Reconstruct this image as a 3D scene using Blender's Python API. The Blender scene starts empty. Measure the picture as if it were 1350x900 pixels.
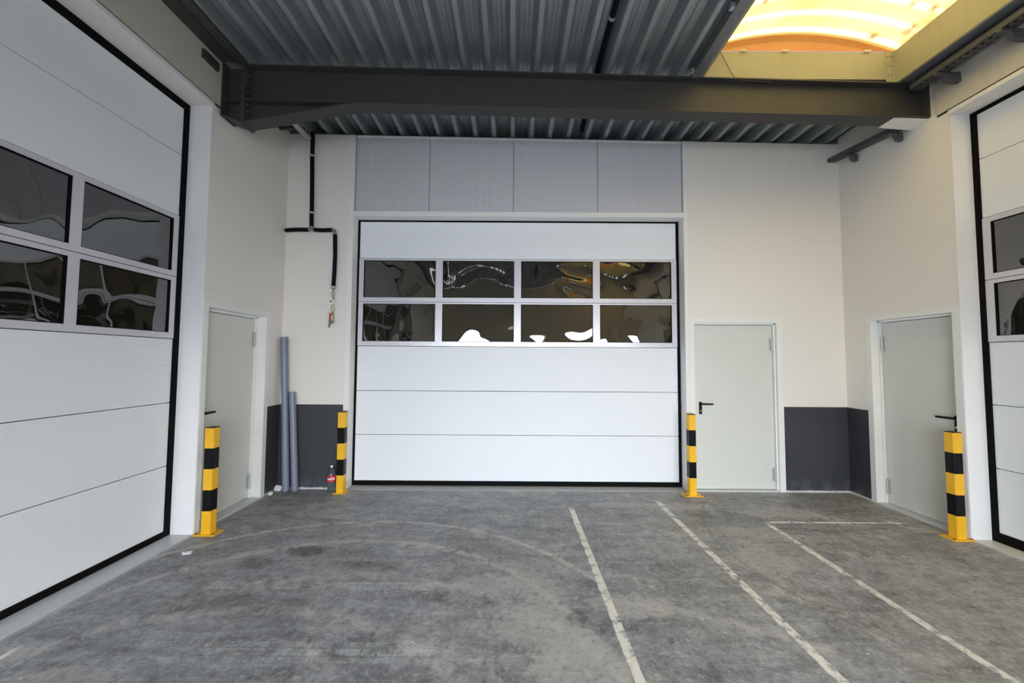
import bpy, bmesh, math, random
from mathutils import Vector, Matrix
random.seed(7)
SC = bpy.context.scene
COL = SC.collection
R = math.radians

# ------------------------------------------------------------------ room dimensions (metres)
H = 1.615                       # eye height
D = 4.856                       # rear (seen) wall plane
RC = 0.161                      # recess of the middle door
CY = D + RC
XL, XR = -2.920, 4.209          # side wall planes
CXL, CXR = -3.139, 4.404        # side sectional door planes
YJ = 3.596                      # far jamb of both side doors
YN = -0.65                      # near jamb of both side doors
YB = -4.0                       # wall behind the camera
SL = 0.0145                      # roof fall
def zt(x): return 4.522 - SL * x   # underside of roof deck
def zw(x): return 4.500 - SL * x   # top of the end wall

# ------------------------------------------------------------------ node helper
class NT:
    def __init__(s, name):
        s.m = bpy.data.materials.new(name); s.m.use_nodes = True
        s.t = s.m.node_tree; s.n = s.t.nodes; s.l = s.t.links
        s.b = s.n['Principled BSDF']; s.out = s.n['Material Output']
    def put(s, sock, v):
        if isinstance(v, (int, float)): sock.default_value = v
        elif isinstance(v, (tuple, list)):
            sock.default_value = tuple(v) + (1.0,) if (len(v) == 3 and len(sock.default_value) == 4) else tuple(v)
        else: s.l.new(v, sock)
    def pos(s): return s.n.new('ShaderNodeNewGeometry').outputs['Position']
    def obj(s): return s.n.new('ShaderNodeTexCoord').outputs['Object']
    def sep(s, v):
        n = s.n.new('ShaderNodeSeparateXYZ'); s.put(n.inputs[0], v); return n.outputs
    def comb(s, x, y, z):
        n = s.n.new('ShaderNodeCombineXYZ')
        for i, v in enumerate((x, y, z)): s.put(n.inputs[i], v)
        return n.outputs[0]
    def ma(s, op, a, b=0.0, c=0.0, clamp=False):
        n = s.n.new('ShaderNodeMath'); n.operation = op; n.use_clamp = clamp
        s.put(n.inputs[0], a); s.put(n.inputs[1], b); s.put(n.inputs[2], c); return n.outputs[0]
    def noise(s, v, scale, detail=3, rough=.55, dist=0.0, col=False):
        n = s.n.new('ShaderNodeTexNoise'); s.put(n.inputs['Vector'], v)
        n.inputs['Scale'].default_value = scale; n.inputs['Detail'].default_value = detail
        n.inputs['Roughness'].default_value = rough; n.inputs['Distortion'].default_value = dist
        return n.outputs['Color' if col else 'Fac']
    def scale(s, v, k):
        n = s.n.new('ShaderNodeVectorMath'); n.operation = 'MULTIPLY'; s.put(n.inputs[0], v); n.inputs[1].default_value = k
        return n.outputs[0]
    def addv(s, a, b):
        n = s.n.new('ShaderNodeVectorMath'); n.operation = 'ADD'; s.put(n.inputs[0], a); s.put(n.inputs[1], b); return n.outputs[0]
    def mr(s, v, a, b, c=0.0, d=1.0, smooth=False):
        n = s.n.new('ShaderNodeMapRange'); n.clamp = True
        if smooth: n.interpolation_type = 'SMOOTHSTEP'
        s.put(n.inputs[0], v)
        for i, q in enumerate((a, b, c, d)): n.inputs[i + 1].default_value = q
        return n.outputs[0]
    def mix(s, f, a, b):
        n = s.n.new('ShaderNodeMix'); n.data_type = 'RGBA'
        s.put(n.inputs[0], f); s.put(n.inputs[6], a); s.put(n.inputs[7], b); return n.outputs[2]
    def bump(s, h, strength=.2, dist=.01):
        n = s.n.new('ShaderNodeBump'); n.inputs['Strength'].default_value = strength; n.inputs['Distance'].default_value = dist
        s.put(n.inputs['Height'], h); s.l.new(n.outputs[0], s.b.inputs['Normal']); return n.outputs[0]
    def set(s, **k):
        for a, v in k.items(): s.put(s.b.inputs[a.replace('_', ' ')], v)
        return s

def simple(name, col, rough=.5, metal=0.0, var=.12, vscale=6.0, bump=0.0, bscale=60, spec=.5):
    t = NT(name); p = t.pos()
    n = t.noise(p, vscale, 4)
    lo = tuple(c * (1 - var) for c in col); hi = tuple(min(1, c * (1 + var)) for c in col)
    t.set(Base_Color=t.mix(n, lo, hi), Roughness=rough, Metallic=metal, Specular_IOR_Level=spec)
    if bump: t.bump(t.noise(p, bscale, 3), bump, .004)
    return t.m

def mat_wall(name, axis, col=(.79, .762, .712)):
    t = NT(name); p = t.pos(); x, y, z = t.sep(p)
    u = x if axis == 'x' else y
    br = t.n.new('ShaderNodeTexBrick'); t.put(br.inputs['Vector'], t.comb(u, t.ma('ADD', z, .12), 0.0))
    br.inputs['Scale'].default_value = 1.0; br.inputs['Brick Width'].default_value = .9; br.inputs['Row Height'].default_value = .6
    br.inputs['Mortar Size'].default_value = .0025; br.inputs['Mortar Smooth'].default_value = .3
    n1 = t.noise(p, 1.1, 3); n2 = t.noise(p, 2.3, 2)
    joint = t.ma('MULTIPLY', br.outputs['Fac'], t.mr(n2, .45, .65))
    base = t.mix(n1, tuple(c * .97 for c in col), tuple(min(1, c * 1.03) for c in col))
    t.set(Base_Color=t.mix(t.ma('MULTIPLY', joint, .22), base, (.30, .28, .26)), Roughness=.75, Specular_IOR_Level=.3)
    hgt = t.ma('SUBTRACT', t.ma('MULTIPLY', t.noise(p, 90, 3), .25), joint)
    t.bump(hgt, .25, .003)
    return t.m

def mat_panel(name, col, axis='z', rough=.5):
    """steel door skin with fine horizontal micro ribs"""
    t = NT(name); p = t.pos(); x, y, z = t.sep(p)
    w = t.ma('SINE', t.ma('MULTIPLY', z if axis == 'z' else x, 2 * math.pi / .016))
    n = t.noise(p, 1.7, 2)
    t.set(Base_Color=t.mix(n, tuple(c * .98 for c in col), tuple(min(1, c * 1.02) for c in col)), Roughness=rough, Specular_IOR_Level=.3)
    t.bump(t.ma('ADD', w, t.noise(p, 8, 2)), .12, .003)
    return t.m

def mat_cladding(name, col):
    t = NT(name); p = t.pos(); x, y, z = t.sep(p)
    s = t.noise(t.comb(t.ma('MULTIPLY', x, 40), t.ma('MULTIPLY', y, 40), t.ma('MULTIPLY', z, .8)), 1.0, 3)
    n = t.noise(p, 1.5, 3)
    c = t.mix(t.ma('ADD', t.ma('MULTIPLY', s, .7), t.ma('MULTIPLY', n, .3)), tuple(k * .86 for k in col), tuple(min(1, k * 1.12) for k in col))
    t.set(Base_Color=c, Roughness=.5, Specular_IOR_Level=.35)
    t.bump(s, .15, .003)
    return t.m

def mat_pane():
    """thick dark acrylic panes: wavy mirror-like front"""
    t = NT('dark_acrylic_pane'); p = t.pos()
    h = t.noise(p, 1.7, .6, .4, .9)
    t.set(Base_Color=(.009, .008, .006), Roughness=.015, IOR=2.35, Specular_IOR_Level=.5)
    t.bump(h, .6, .035)
    return t.m

def mat_deck():
    t = NT('galvanised_deck'); p = t.pos(); x, y, z = t.sep(p)
    sp = t.noise(p, 45, 3); st = t.noise(t.comb(t.ma('MULTIPLY', x, 30), t.ma('MULTIPLY', y, 1.2), z), 1, 4)
    f = t.ma('ADD', t.ma('MULTIPLY', sp, .5), t.ma('MULTIPLY', st, .5))
    t.set(Base_Color=t.mix(f, (.20, .225, .23), (.52, .57, .58)), Roughness=t.mr(sp, .3, .7, .32, .5), Metallic=.6)
    return t.m

def mat_floor():
    t = NT('worn_concrete'); p = t.pos(); x, y, z = t.sep(p)
    wob = t.noise(p, 3.5, 4); wob2 = t.noise(p, 14, 4)
    n1 = t.noise(p, .9, 6, .62, .8)
    sx = t.noise(t.comb(t.ma('MULTIPLY', x, .9), t.ma('MULTIPLY', y, 4.5), 0.0), 1.6, 6, .65, .6)   # rubbed streaks
    fine = t.noise(p, 55, 4, .7); mid = t.noise(p, 8, 5, .65, .5)
    k = t.ma('ADD', t.ma('ADD', t.ma('MULTIPLY', n1, .22), t.ma('MULTIPLY', sx, .26)), t.ma('ADD', t.ma('MULTIPLY', fine, .22), t.ma('MULTIPLY', mid, .30)))
    c = t.mix(t.mr(k, .395, .615), (.120, .124, .133), (.465, .477, .512))
    # brownish / bluish tint drift
    c = t.mix(t.ma('MULTIPLY', t.mr(t.ma('ADD', t.noise(p, .8, 3), t.ma('MULTIPLY', x, .06)), .46, .75), .6), c, t.mix(t.mr(k, .395, .615), (.122, .122, .113), (.46, .457, .425)))
    # pale dusty patches
    d1 = t.ma('MULTIPLY', t.mr(t.noise(p, 1.7, 6, .62, 1.2), .57, .66), t.mr(mid, .35, .6))
    c = t.mix(t.ma('MULTIPLY', d1, .7), c, (.56, .54, .50))
    def blob(cx, cy, rx, ry, amt=.9):
        dx = t.ma('DIVIDE', t.ma('SUBTRACT', x, cx), rx); dy = t.ma('DIVIDE', t.ma('SUBTRACT', y, cy), ry)
        r = t.ma('SQRT', t.ma('ADD', t.ma('MULTIPLY', dx, dx), t.ma('MULTIPLY', dy, dy)))
        r = t.ma('ADD', r, t.ma('MULTIPLY', t.ma('SUBTRACT', wob, .5), 1.9))
        r = t.ma('ADD', r, t.ma('MULTIPLY', t.ma('SUBTRACT', wob2, .5), .9))
        return r
    for (cx, cy, rx, ry, a) in ((.20, 2.42, .24, .40, .6), (.82, 2.62, .33, .12, .7), (-.1, 2.80, .6, .16, .4), (.15, 3.0, .3, .22, .35), (.35, 2.1, .3, .3, .5), (2.9, 4.2, .4, .18, .5), (1.85, 4.35, .3, .12, .6), (2.3, 3.7, .35, .14, .45), (2.05, 3.2, .25, .2, .4), (2.75, 3.6, .3, .1, .4), (1.2, 4.4, .35, .1, .45), (-1.3, 1.75, .35, .25, .35), (-2.2, 1.9, .5, .2, .35)):
        c = t.mix(t.ma('MULTIPLY', t.mr(blob(cx, cy, rx, ry), .75, 1.0, 1, 0), a), c, (.48, .47, .45))
    for (cx, cy, rx, ry, a) in ((-1.70, 3.33, .22, .10, .75), (-1.98, 3.14, .2, .09, .5), (-1.10, 3.10, .2, .08, .5), (.60, 2.86, .12, .10, .5), (.42, 2.52, .10, .10, .7), (-1.9, 2.6, .5, .15, .35), (-.5, 1.9, .5, .2, .35)):
        c = t.mix(t.ma('MULTIPLY', t.mr(blob(cx, cy, rx, ry), .5, 1.1, 1, 0), a), c, (.075, .072, .066))
    def arc(cx, cy, rad, w, amt, col, a0=None):
        dx = t.ma('SUBTRACT', x, cx); dy = t.ma('SUBTRACT', y, cy)
        r = t.ma('SQRT', t.ma('ADD', t.ma('MULTIPLY', dx, dx), t.ma('MULTIPLY', dy, dy)))
        e = t.ma('ABSOLUTE', t.ma('SUBTRACT', r, rad))
        f = t.ma('MULTIPLY', t.mr(e, w * .3, w, 1, 0), t.mr(dy, .2, .9))
        f = t.ma('MULTIPLY', f, t.mr(x, .75, .35) if False else t.mr(x, .62, .72, 1, 0))
        return t.mix(t.ma('MULTIPLY', t.ma('MULTIPLY', f, t.mr(mid, .30, .62)), amt), c, col)
    c = arc(-1.25, 1.64, 2.27, .035, .75, (.62, .60, .55))
    c = arc(-1.25, 1.64, 1.86, .05, .6, (.58, .56, .54))
    c = arc(-1.25, 1.64, 2.06, .10, .35, (.12, .12, .12))
    c = arc(-1.05, 1.0, 1.95, .06, .4, (.58, .56, .53))
    c = arc(-1.6, .6, 1.95, .07, .45, (.60, .59, .58))
    # long curved scuff right of the middle line
    def arc2(cx, cy, rad, w, x0, x1, amt, col):
        dx = t.ma('SUBTRACT', x, cx); dy = t.ma('SUBTRACT', y, cy)
        r = t.ma('SQRT', t.ma('ADD', t.ma('MULTIPLY', dx, dx), t.ma('MULTIPLY', dy, dy)))
        e = t.ma('ABSOLUTE', t.ma('SUBTRACT', r, rad))
        f = t.ma('MULTIPLY', t.mr(e, w * .3, w, 1, 0), t.ma('MULTIPLY', t.mr(x, x0, x0 + .15), t.mr(x, x1 - .15, x1, 1, 0)))
        return t.mix(t.ma('MULTIPLY', t.ma('MULTIPLY', f, t.mr(mid, .3, .6)), amt), c, col)
    c = arc2(0.2, -.2, 2.90, .05, .75, 1.9, .65, (.56, .55, .52))
    c = arc2(3.6, 3.4, 1.75, .02, 1.6, 2.4, .4, (.07, .07, .062))
    # tyre tread prints running across
    for (y0, y1, xa, xb, amt) in ((2.765, 2.875, -2.4, -.25, .5), (2.17, 2.225, -1.95, -.2, .55), (2.235, 2.275, -2.1, -.2, .5), (2.12, 2.16, -2.3, .0, .35)):
        band = t.ma('MULTIPLY', t.mr(y, y0 - .01, y0 + .005), t.mr(y, y1 - .005, y1 + .01, 1, 0))
        band = t.ma('MULTIPLY', band, t.ma('MULTIPLY', t.mr(x, xa, xa + .3), t.mr(x, xb - .3, xb, 1, 0)))
        u = t.ma('FRACT', t.ma('ADD', t.ma('DIVIDE', x, .088), t.ma('MULTIPLY', wob, .8)))
        v = t.ma('DIVIDE', t.ma('SUBTRACT', y, y0), y1 - y0)
        eu = t.ma('MINIMUM', u, t.ma('SUBTRACT', 1.0, u)); ev = t.ma('MULTIPLY', t.ma('MINIMUM', v, t.ma('SUBTRACT', 1.0, v)), .7)
        e = t.ma('MINIMUM', eu, ev)
        sq = t.ma('ADD', t.ma('MULTIPLY', t.mr(e, .05, .10), t.mr(e, .12, .20, 1, 0)), t.ma('MULTIPLY', t.mr(e, .10, .2), .35))
        c = t.mix(t.ma('MULTIPLY', t.ma('MULTIPLY', band, sq), t.ma('MULTIPLY', t.mr(mid, .38, .58), amt)), c, (.64, .66, .66))
    # fine scratches and rubbed dust
    for (ax, ay, bx_, by_, amt, thr) in ((1.6, .5, -14, 40, .30, .64), (2.2, -.4, 12, 42, .30, .65), (.7, 2.4, 44, -10, .22, .66)):
        q = t.comb(t.ma('ADD', t.ma('MULTIPLY', x, ax), t.ma('MULTIPLY', y, ay)), t.ma('ADD', t.ma('ADD', t.ma('MULTIPLY', x, bx_), t.ma('MULTIPLY', y, by_)), t.ma('MULTIPLY', wob, 3.0)), 0.0)
        c = t.mix(t.ma('MULTIPLY', t.ma('MULTIPLY', t.mr(t.noise(q, .9, 3, .6), thr, thr + .08), t.mr(n1, .38, .58)), amt), c, (.66, .66, .67))
    sp2 = t.noise(p, 26, 5, .75)
    c = t.mix(t.mr(sp2, .54, .68, 0, .55), c, (.60, .60, .60)); c = t.mix(t.mr(sp2, .46, .32, 0, .6), c, (.07, .07, .07))
    # white specks of grit
    vo = t.n.new('ShaderNodeTexVoronoi'); t.put(vo.inputs['Vector'], p); vo.inputs['Scale'].default_value = 9
    vsel = t.sep(vo.outputs['Color'])[0]
    c = t.mix(t.ma('MULTIPLY', t.mr(vo.outputs['Distance'], .03, .07, 1, 0), t.mr(vsel, .66, .68)), c, (.80, .79, .78))
    # worn painted bay lines
    wear = t.ma('ADD', t.ma('MULTIPLY', wob2, .55), t.ma('ADD', t.ma('MULTIPLY', fine, .25), t.ma('MULTIPLY', wob, .30)))
    def line(u, u0, hw, v, v0, v1, thr, amt):
        e = t.ma('ABSOLUTE', t.ma('SUBTRACT', t.ma('ADD', u, t.ma('MULTIPLY', t.ma('SUBTRACT', wob2, .5), .022)), u0))
        f = t.mr(e, hw * .82, hw, 1, 0)
        f = t.ma('MULTIPLY', f, t.ma('MULTIPLY', t.mr(v, v0, v0 + .04), t.mr(v, v1 - .10, v1, 1, 0)))
        return t.ma('MULTIPLY', t.ma('MULTIPLY', f, t.mr(wear, thr - .05, thr + .08)), amt)
    for f in (line(x, .655, .031, y, -6.0, 4.33, .47, .9), line(x, 1.685, .031, y, -6.0, 4.55, .50, .85),
              line(x, 2.56, .030, y, -6.0, 3.98, .50, .8), line(y, 3.955, .020, x, 2.58, 4.0, .46, .75),
              line(x, -2.745, .02, y, 1.9, 2.25, .36, .95)):
        c = t.mix(f, c, (.90, .885, .82))
    # dust swept along the walls
    dw = t.ma('MINIMUM', t.ma('SUBTRACT', D, y), t.ma('MINIMUM', t.ma('SUBTRACT', x, XL), t.ma('SUBTRACT', XR, x)))
    edge = t.ma('ADD', dw, t.ma('MULTIPLY', t.ma('SUBTRACT', wob2, .5), .05))
    c = t.mix(t.ma('MULTIPLY', t.mr(edge, .0, .05, 1, 0), .55), c, (.66, .66, .67))
    t.set(Base_Color=c, Roughness=t.mr(k, .36, .66, .42, .72), Specular_IOR_Level=.4)
    t.bump(t.ma('ADD', t.ma('MULTIPLY', fine, .4), mid), .12, .004)
    return t.m

def mat_dado():
    t = NT('charcoal_dado_paint'); p = t.pos(); x, y, z = t.sep(p)
    n = t.noise(p, 2.2, 5, .6); f = t.noise(p, 30, 3)
    c = t.mix(n, (.026, .028, .034), (.046, .049, .058))
    lo = t.ma('ADD', z, t.ma('MULTIPLY', t.ma('SUBTRACT', f, .5), .03))
    c = t.mix(t.mr(lo, .012, .026, 1, 0), c, (.62, .62, .64))
    c = t.mix(t.ma('MULTIPLY', t.mr(lo, .02, .18, 1, 0), t.mr(t.noise(p, 9, 4), .4, .7, 0, .35)), c, (.25, .26, .30))
    t.set(Base_Color=c, Roughness=.55)
    t.bump(f, .15, .003)
    return t.m

def mat_skylight():
    t = NT('yellowed_polyester_vault'); p = t.pos(); x, y, z = t.sep(p)
    # lapped sheet seams every 0.29 m lie across the vault; stains and dirt at the edges
    fr = t.ma('FRACT', t.ma('DIVIDE', t.ma('ADD', y, 40.0), .19))
    seam = t.ma('MULTIPLY', t.mr(fr, .0, .16), t.mr(fr, .16, .42, 1, 0))
    n = t.noise(p, 2.2, 5, .6, .4)
    c = t.mix(t.mr(n, .35, .65), (.90, .60, .15), (.95, .73, .26))
    c = t.mix(seam, c, (1.0, .88, .50))
    e = t.ma('MINIMUM', t.ma('SUBTRACT', 3.92, x), t.ma('SUBTRACT', x, 1.95))
    c = t.mix(t.ma('MULTIPLY', t.mr(t.ma('ADD', e, t.ma('MULTIPLY', t.ma('SUBTRACT', n, .5), .6)), .0, .14, 1, 0), .8), c, (.34, .16, .05))
    for (sx_, sy_) in ((3.83, 3.53), (3.82, 3.34), (3.62, 3.72)):
        dx = t.ma('SUBTRACT', x, sx_); dy = t.ma('SUBTRACT', y, sy_)
        r = t.ma('ADD', t.ma('SQRT', t.ma('ADD', t.ma('MULTIPLY', dx, dx), t.ma('MULTIPLY', dy, dy))), t.ma('MULTIPLY', t.ma('SUBTRACT', n, .5), .12))
        c = t.mix(t.mr(r, .012, .06, .85, 0), c, (.22, .08, .02))
    vo = t.n.new('ShaderNodeTexVoronoi'); t.put(vo.inputs['Vector'], p); vo.inputs['Scale'].default_value = 2.6
    c = t.mix(t.mr(t.ma('ADD', vo.outputs['Distance'], t.ma('MULTIPLY', n, .1)), .12, .19, .8, 0), c, (.35, .18, .08))
    tr = t.n.new('ShaderNodeBsdfTranslucent'); t.put(tr.inputs[0], c)
    df = t.n.new('ShaderNodeBsdfDiffuse'); t.put(df.inputs[0], c)
    mx = t.n.new('ShaderNodeMixShader'); mx.inputs[0].default_value = .2
    t.l.new(tr.outputs[0], mx.inputs[1]); t.l.new(df.outputs[0], mx.inputs[2]); t.l.new(mx.outputs[0], t.out.inputs[0])
    return t.m

def mat_gable():
    t = NT('orange_gable_sheet'); p = t.pos(); n = t.noise(p, 3, 4)
    c = t.mix(n, (.55, .20, .05), (.80, .36, .10))
    tr = t.n.new('ShaderNodeBsdfTranslucent'); t.put(tr.inputs[0], c)
    df = t.n.new('ShaderNodeBsdfDiffuse'); t.put(df.inputs[0], c)
    mx = t.n.new('ShaderNodeMixShader'); mx.inputs[0].default_value = .4
    t.l.new(tr.outputs[0], mx.inputs[1]); t.l.new(df.outputs[0], mx.inputs[2]); t.l.new(mx.outputs[0], t.out.inputs[0])
    return t.m

def mat_arch():
    t = NT('pale_translucent_profile')
    tr = t.n.new('ShaderNodeBsdfTranslucent'); t.put(tr.inputs[0], (.95, .88, .70))
    df = t.n.new('ShaderNodeBsdfDiffuse'); t.put(df.inputs[0], (.9, .85, .72))
    mx = t.n.new('ShaderNodeMixShader'); mx.inputs[0].default_value = .4
    t.l.new(tr.outputs[0], mx.inputs[1]); t.l.new(df.outputs[0], mx.inputs[2]); t.l.new(mx.outputs[0], t.out.inputs[0])
    return t.m

def mat_clear(name, col, rough=.05):
    t = NT(name)
    t.set(Base_Color=col, Roughness=rough, Transmission_Weight=.9, IOR=1.35)
    return t.m

def mat_emit(name, col, k):
    t = NT(name); t.set(Base_Color=(.9, .9, .9), Emission_Color=col, Emission_Strength=k); return t.m

def mat_yellow():
    t = NT('yellow_bollard_paint'); p = t.obj(); n = t.noise(p, 9, 4)
    sc = t.noise(t.addv(p, (3.1, .7, 0)), 5, 5, .7)
    c = t.mix(n, (.80, .42, .010), (.92, .52, .018))
    c = t.mix(t.ma('MULTIPLY', t.mr(sc, .66, .70), .7), c, (.62, .58, .55))
    t.set(Base_Color=c, Roughness=.38); return t.m

M = dict(
    wall_x=mat_wall('painted_block_x', 'x'), wall_y=mat_wall('painted_block_y', 'y'),
    wall_rear=mat_wall('painted_block_rear', 'x', (.66, .60, .48)),
    white=simple('white_lacquer', (.82, .82, .83), .38, var=.03),
    trim=simple('white_frame_paint', (.80, .80, .78), .45, var=.03),
    doorleaf=simple('pale_grey_door_paint', (.64, .65, .61), .42, var=.03),
    panel=mat_panel('white_door_skin', (.78, .81, .845)),
    clad=mat_cladding('grey_sandwich_sheet', (.56, .57, .60)), cladside=mat_cladding('beige_sandwich_sheet', (.58, .56, .49)),
    alu=simple('anodised_aluminium', (.66, .65, .70), .32, .25, var=.04),
    rubber=simple('black_rubber', (.0025, .0025, .0025), .75, var=.2, spec=.12), gap=simple('dark_gap', (.012, .012, .012), .9),
    pane=mat_pane(), deck=mat_deck(), floor=mat_floor(), dado=mat_dado(),
    steel=simple('dark_grey_beam_paint', (.050, .049, .046), .55, .0, var=.15, vscale=9, bump=.05),
    galv=simple('dull_galvanised_steel', (.22, .23, .24), .45, .4, var=.2, vscale=20),
    galvlight=simple('bright_galvanised_steel', (.50, .50, .52), .4, .4, var=.1, vscale=20),
    tray=simple('dark_galvanised_tray', (.10, .105, .115), .5, .4, var=.25, vscale=25),
    bolt=simple('bolt_steel', (.12, .12, .12), .4, .6),
    curb=mat_cladding('cream_curb_sheet', (.37, .355, .235)), sky=mat_skylight(), gable=mat_gable(),
    arch=mat_arch(),
    sill=simple('light_grey_concrete', (.58, .61, .64), .30, var=.08, vscale=5), sillw=simple('cream_concrete_sill', (.60, .60, .54), .4, var=.08, vscale=5), sillg=simple('grey_concrete_sill', (.40, .40, .39), .5, var=.12, vscale=9),
    yellow=mat_yellow(), black=simple('black_bollard_paint', (.003, .003, .0035), .35, spec=.2),
    cap=simple('black_plastic_cap', (.01, .01, .01), .5),
    blackplastic=simple('black_plastic', (.004, .004, .004), .4, spec=.2),
    pvc=simple('grey_pvc', (.19, .21, .28), .38, var=.06, vscale=5),
    foam=simple('black_pipe_foam', (.005, .005, .009), .8, var=.3, vscale=40, spec=.15),
    brass=simple('dull_brass', (.36, .32, .24), .35, .7), gauge=simple('white_gauge_face', (.8, .78, .78), .3, var=.02),
    redknob=simple('red_valve_paint', (.45, .06, .05), .4), chrome=simple('brushed_chrome', (.6, .6, .62), .25, .9),
    hinge=simple('grey_hinge_steel', (.52, .53, .52), .35, .3),
    bottle=mat_clear('clear_bottle_plastic', (.70, .78, .86)), red=simple('red_bottle_label', (.60, .03, .045), .35, var=.05),
    label_white=simple('white_print', (.9, .88, .88), .4, var=.01), liquid=mat_clear('dark_cola_rest', (.25, .28, .30), .1),
    mortar=simple('white_mortar', (.66, .65, .64), .9, var=.15, vscale=30, bump=.5, bscale=60),
    paper=simple('white_paper_scrap', (.80, .78, .86), .8, var=.03),
    tube=mat_emit('lit_tube', (.95, .97, 1.0), 2.5), lamp=simple('white_lamp_body', (.8, .8, .8), .4),
    wire=simple('thin_grey_wire', (.10, .085, .06), .5), ground=simple('outside_asphalt', (.16, .16, .16), .8),
)

# ------------------------------------------------------------------ mesh helpers
def box(bm, x0, x1, y0, y1, z0, z1, top=None):
    """axis box; top(x) replaces z1 when given"""
    v = []
    for (x, y, k) in ((x0, y0, 0), (x1, y0, 0), (x1, y1, 0), (x0, y1, 0), (x0, y0, 1), (x1, y0, 1), (x1, y1, 1), (x0, y1, 1)):
        v.append(bm.verts.new((x, y, z0 if k == 0 else (top(x) if top else z1))))
    for f in ((3, 2, 1, 0), (4, 5, 6, 7), (0, 1, 5, 4), (1, 2, 6, 5), (2, 3, 7, 6), (3, 0, 4, 7)):
        bm.faces.new([v[i] for i in f])

def prism(bm, pts, axis, a, b):
    """extrude closed 2-D outline along axis between a and b; pts in the two other axes (in xyz order)"""
    def P(p, k):
        if axis == 'x': return (k, p[0], p[1])
        if axis == 'y': return (p[0], k, p[1])
        return (p[0], p[1], k)
    A = [bm.verts.new(P(p, a)) for p in pts]; B = [bm.verts.new(P(p, b)) for p in pts]
    n = len(pts)
    bm.faces.new(A); bm.faces.new(B[::-1])
    for i in range(n): bm.faces.new((A[i], B[i], B[(i + 1) % n], A[(i + 1) % n]))
    bmesh.ops.recalc_face_normals(bm, faces=bm.faces)

def tube(bm, pts, r, seg=14, caps=True):
    """round tube through pts, r number or list"""
    pts = [Vector(p) for p in pts]; n = len(pts)
    rs = r if isinstance(r, (list, tuple)) else [r] * n
    rings = []; prev = None
    for i, p in enumerate(pts):
        d = (pts[min(i + 1, n - 1)] - pts[max(i - 1, 0)]).normalized()
        if prev is None:
            up = Vector((0, 0, 1)) if abs(d.z) < .9 else Vector((1, 0, 0))
            a = d.cross(up).normalized()
        else:
            a = (prev - d * prev.dot(d)).normalized()
        prev = a; b = d.cross(a)
        rings.append([bm.verts.new(p + (a * math.cos(2 * math.pi * k / seg) + b * math.sin(2 * math.pi * k / seg)) * rs[i]) for k in range(seg)])
    for i in range(n - 1):
        for k in range(seg):
            bm.faces.new((rings[i][k], rings[i][(k + 1) % seg], rings[i + 1][(k + 1) % seg], rings[i + 1][k]))
    if caps:
        bm.faces.new(rings[0][::-1]); bm.faces.new(rings[-1])
    bmesh.ops.recalc_face_normals(bm, faces=bm.faces)

def lathe(bm, prof, c, seg=24, caps=True):
    rings = []
    for (r, z) in prof:
        rings.append([bm.verts.new((c[0] + r * math.cos(2 * math.pi * k / seg), c[1] + r * math.sin(2 * math.pi * k / seg), c[2] + z)) for k in range(seg)])
    for i in range(len(prof) - 1):
        for k in range(seg):
            bm.faces.new((rings[i][k], rings[i][(k + 1) % seg], rings[i + 1][(k + 1) % seg], rings[i + 1][k]))
    if caps:
        bm.faces.new(rings[0][::-1]); bm.faces.new(rings[-1])
    bmesh.ops.recalc_face_normals(bm, faces=bm.faces)

def world_loc(o):
    v = Vector(o.location)
    while o.parent: o = o.parent; v += Vector(o.location)
    return v

def obj(name, bm, mat, parent=None, bevel=0.0, smooth=False, loc=None, mats=None):
    """geometry given in world coordinates; origin put at loc (or the parent's origin)"""
    me = bpy.data.meshes.new(name)
    off = Vector(loc) if loc is not None else Vector((0, 0, 0))
    base = world_loc(parent) if parent else Vector((0, 0, 0))
    bmesh.ops.translate(bm, verts=bm.verts, vec=-(off if loc is not None else base))
    bm.to_mesh(me); bm.free()
    for m in (mats or [mat]): me.materials.append(m)
    o = bpy.data.objects.new(name, me); COL.objects.link(o)
    if parent: o.parent = parent
    if loc is not None: o.location = off - base
    if smooth:
        for p in me.polygons: p.use_smooth = True
        try: me.set_sharp_from_angle(angle=R(35))
        except Exception: pass
    if bevel:
        b = o.modifiers.new('edge', 'BEVEL'); b.width = bevel; b.segments = 2; b.limit_method = 'ANGLE'
    return o

def B(): return bmesh.new()
def boxes(*bs):
    bm = B()
    for b in bs: box(bm, *b)
    return bm
def tag(o, label, cat=None, group=None, kind=None):
    if label: o['label'] = label
    if cat: o['category'] = cat
    if group: o['group'] = group
    if kind: o['kind'] = kind
    return o
def thing(name, label, cat, loc=(0, 0, 0), group=None, kind=None):
    o = bpy.data.objects.new(name, None); COL.objects.link(o); o.location = loc; o.empty_display_size = .1
    return tag(o, label, cat, group, kind)

# ------------------------------------------------------------------ setting: floor, walls
tag(obj('floor', boxes((XL - .6, XR + .6, YB - .4, D + .6, -.2, 0)), M['floor']), 'worn grey concrete floor with faded white bay lines', 'floor', kind='structure')

bm = B()
for (a, b, z0) in ((XL - .4, -2.09, 0), (2.215, 2.262, 0), (2.262, 3.38, 2.14), (3.38, XR + .4, 0), (-2.09, 2.215, 3.50)):
    y0 = D if z0 != 3.50 else D + .055
    box(bm, a, b, y0, D + .35, z0, 0, zw)
tag(obj('wall_back', bm, M['wall_x']), 'white painted block wall around the middle overhead door', 'wall', kind='structure')

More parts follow.
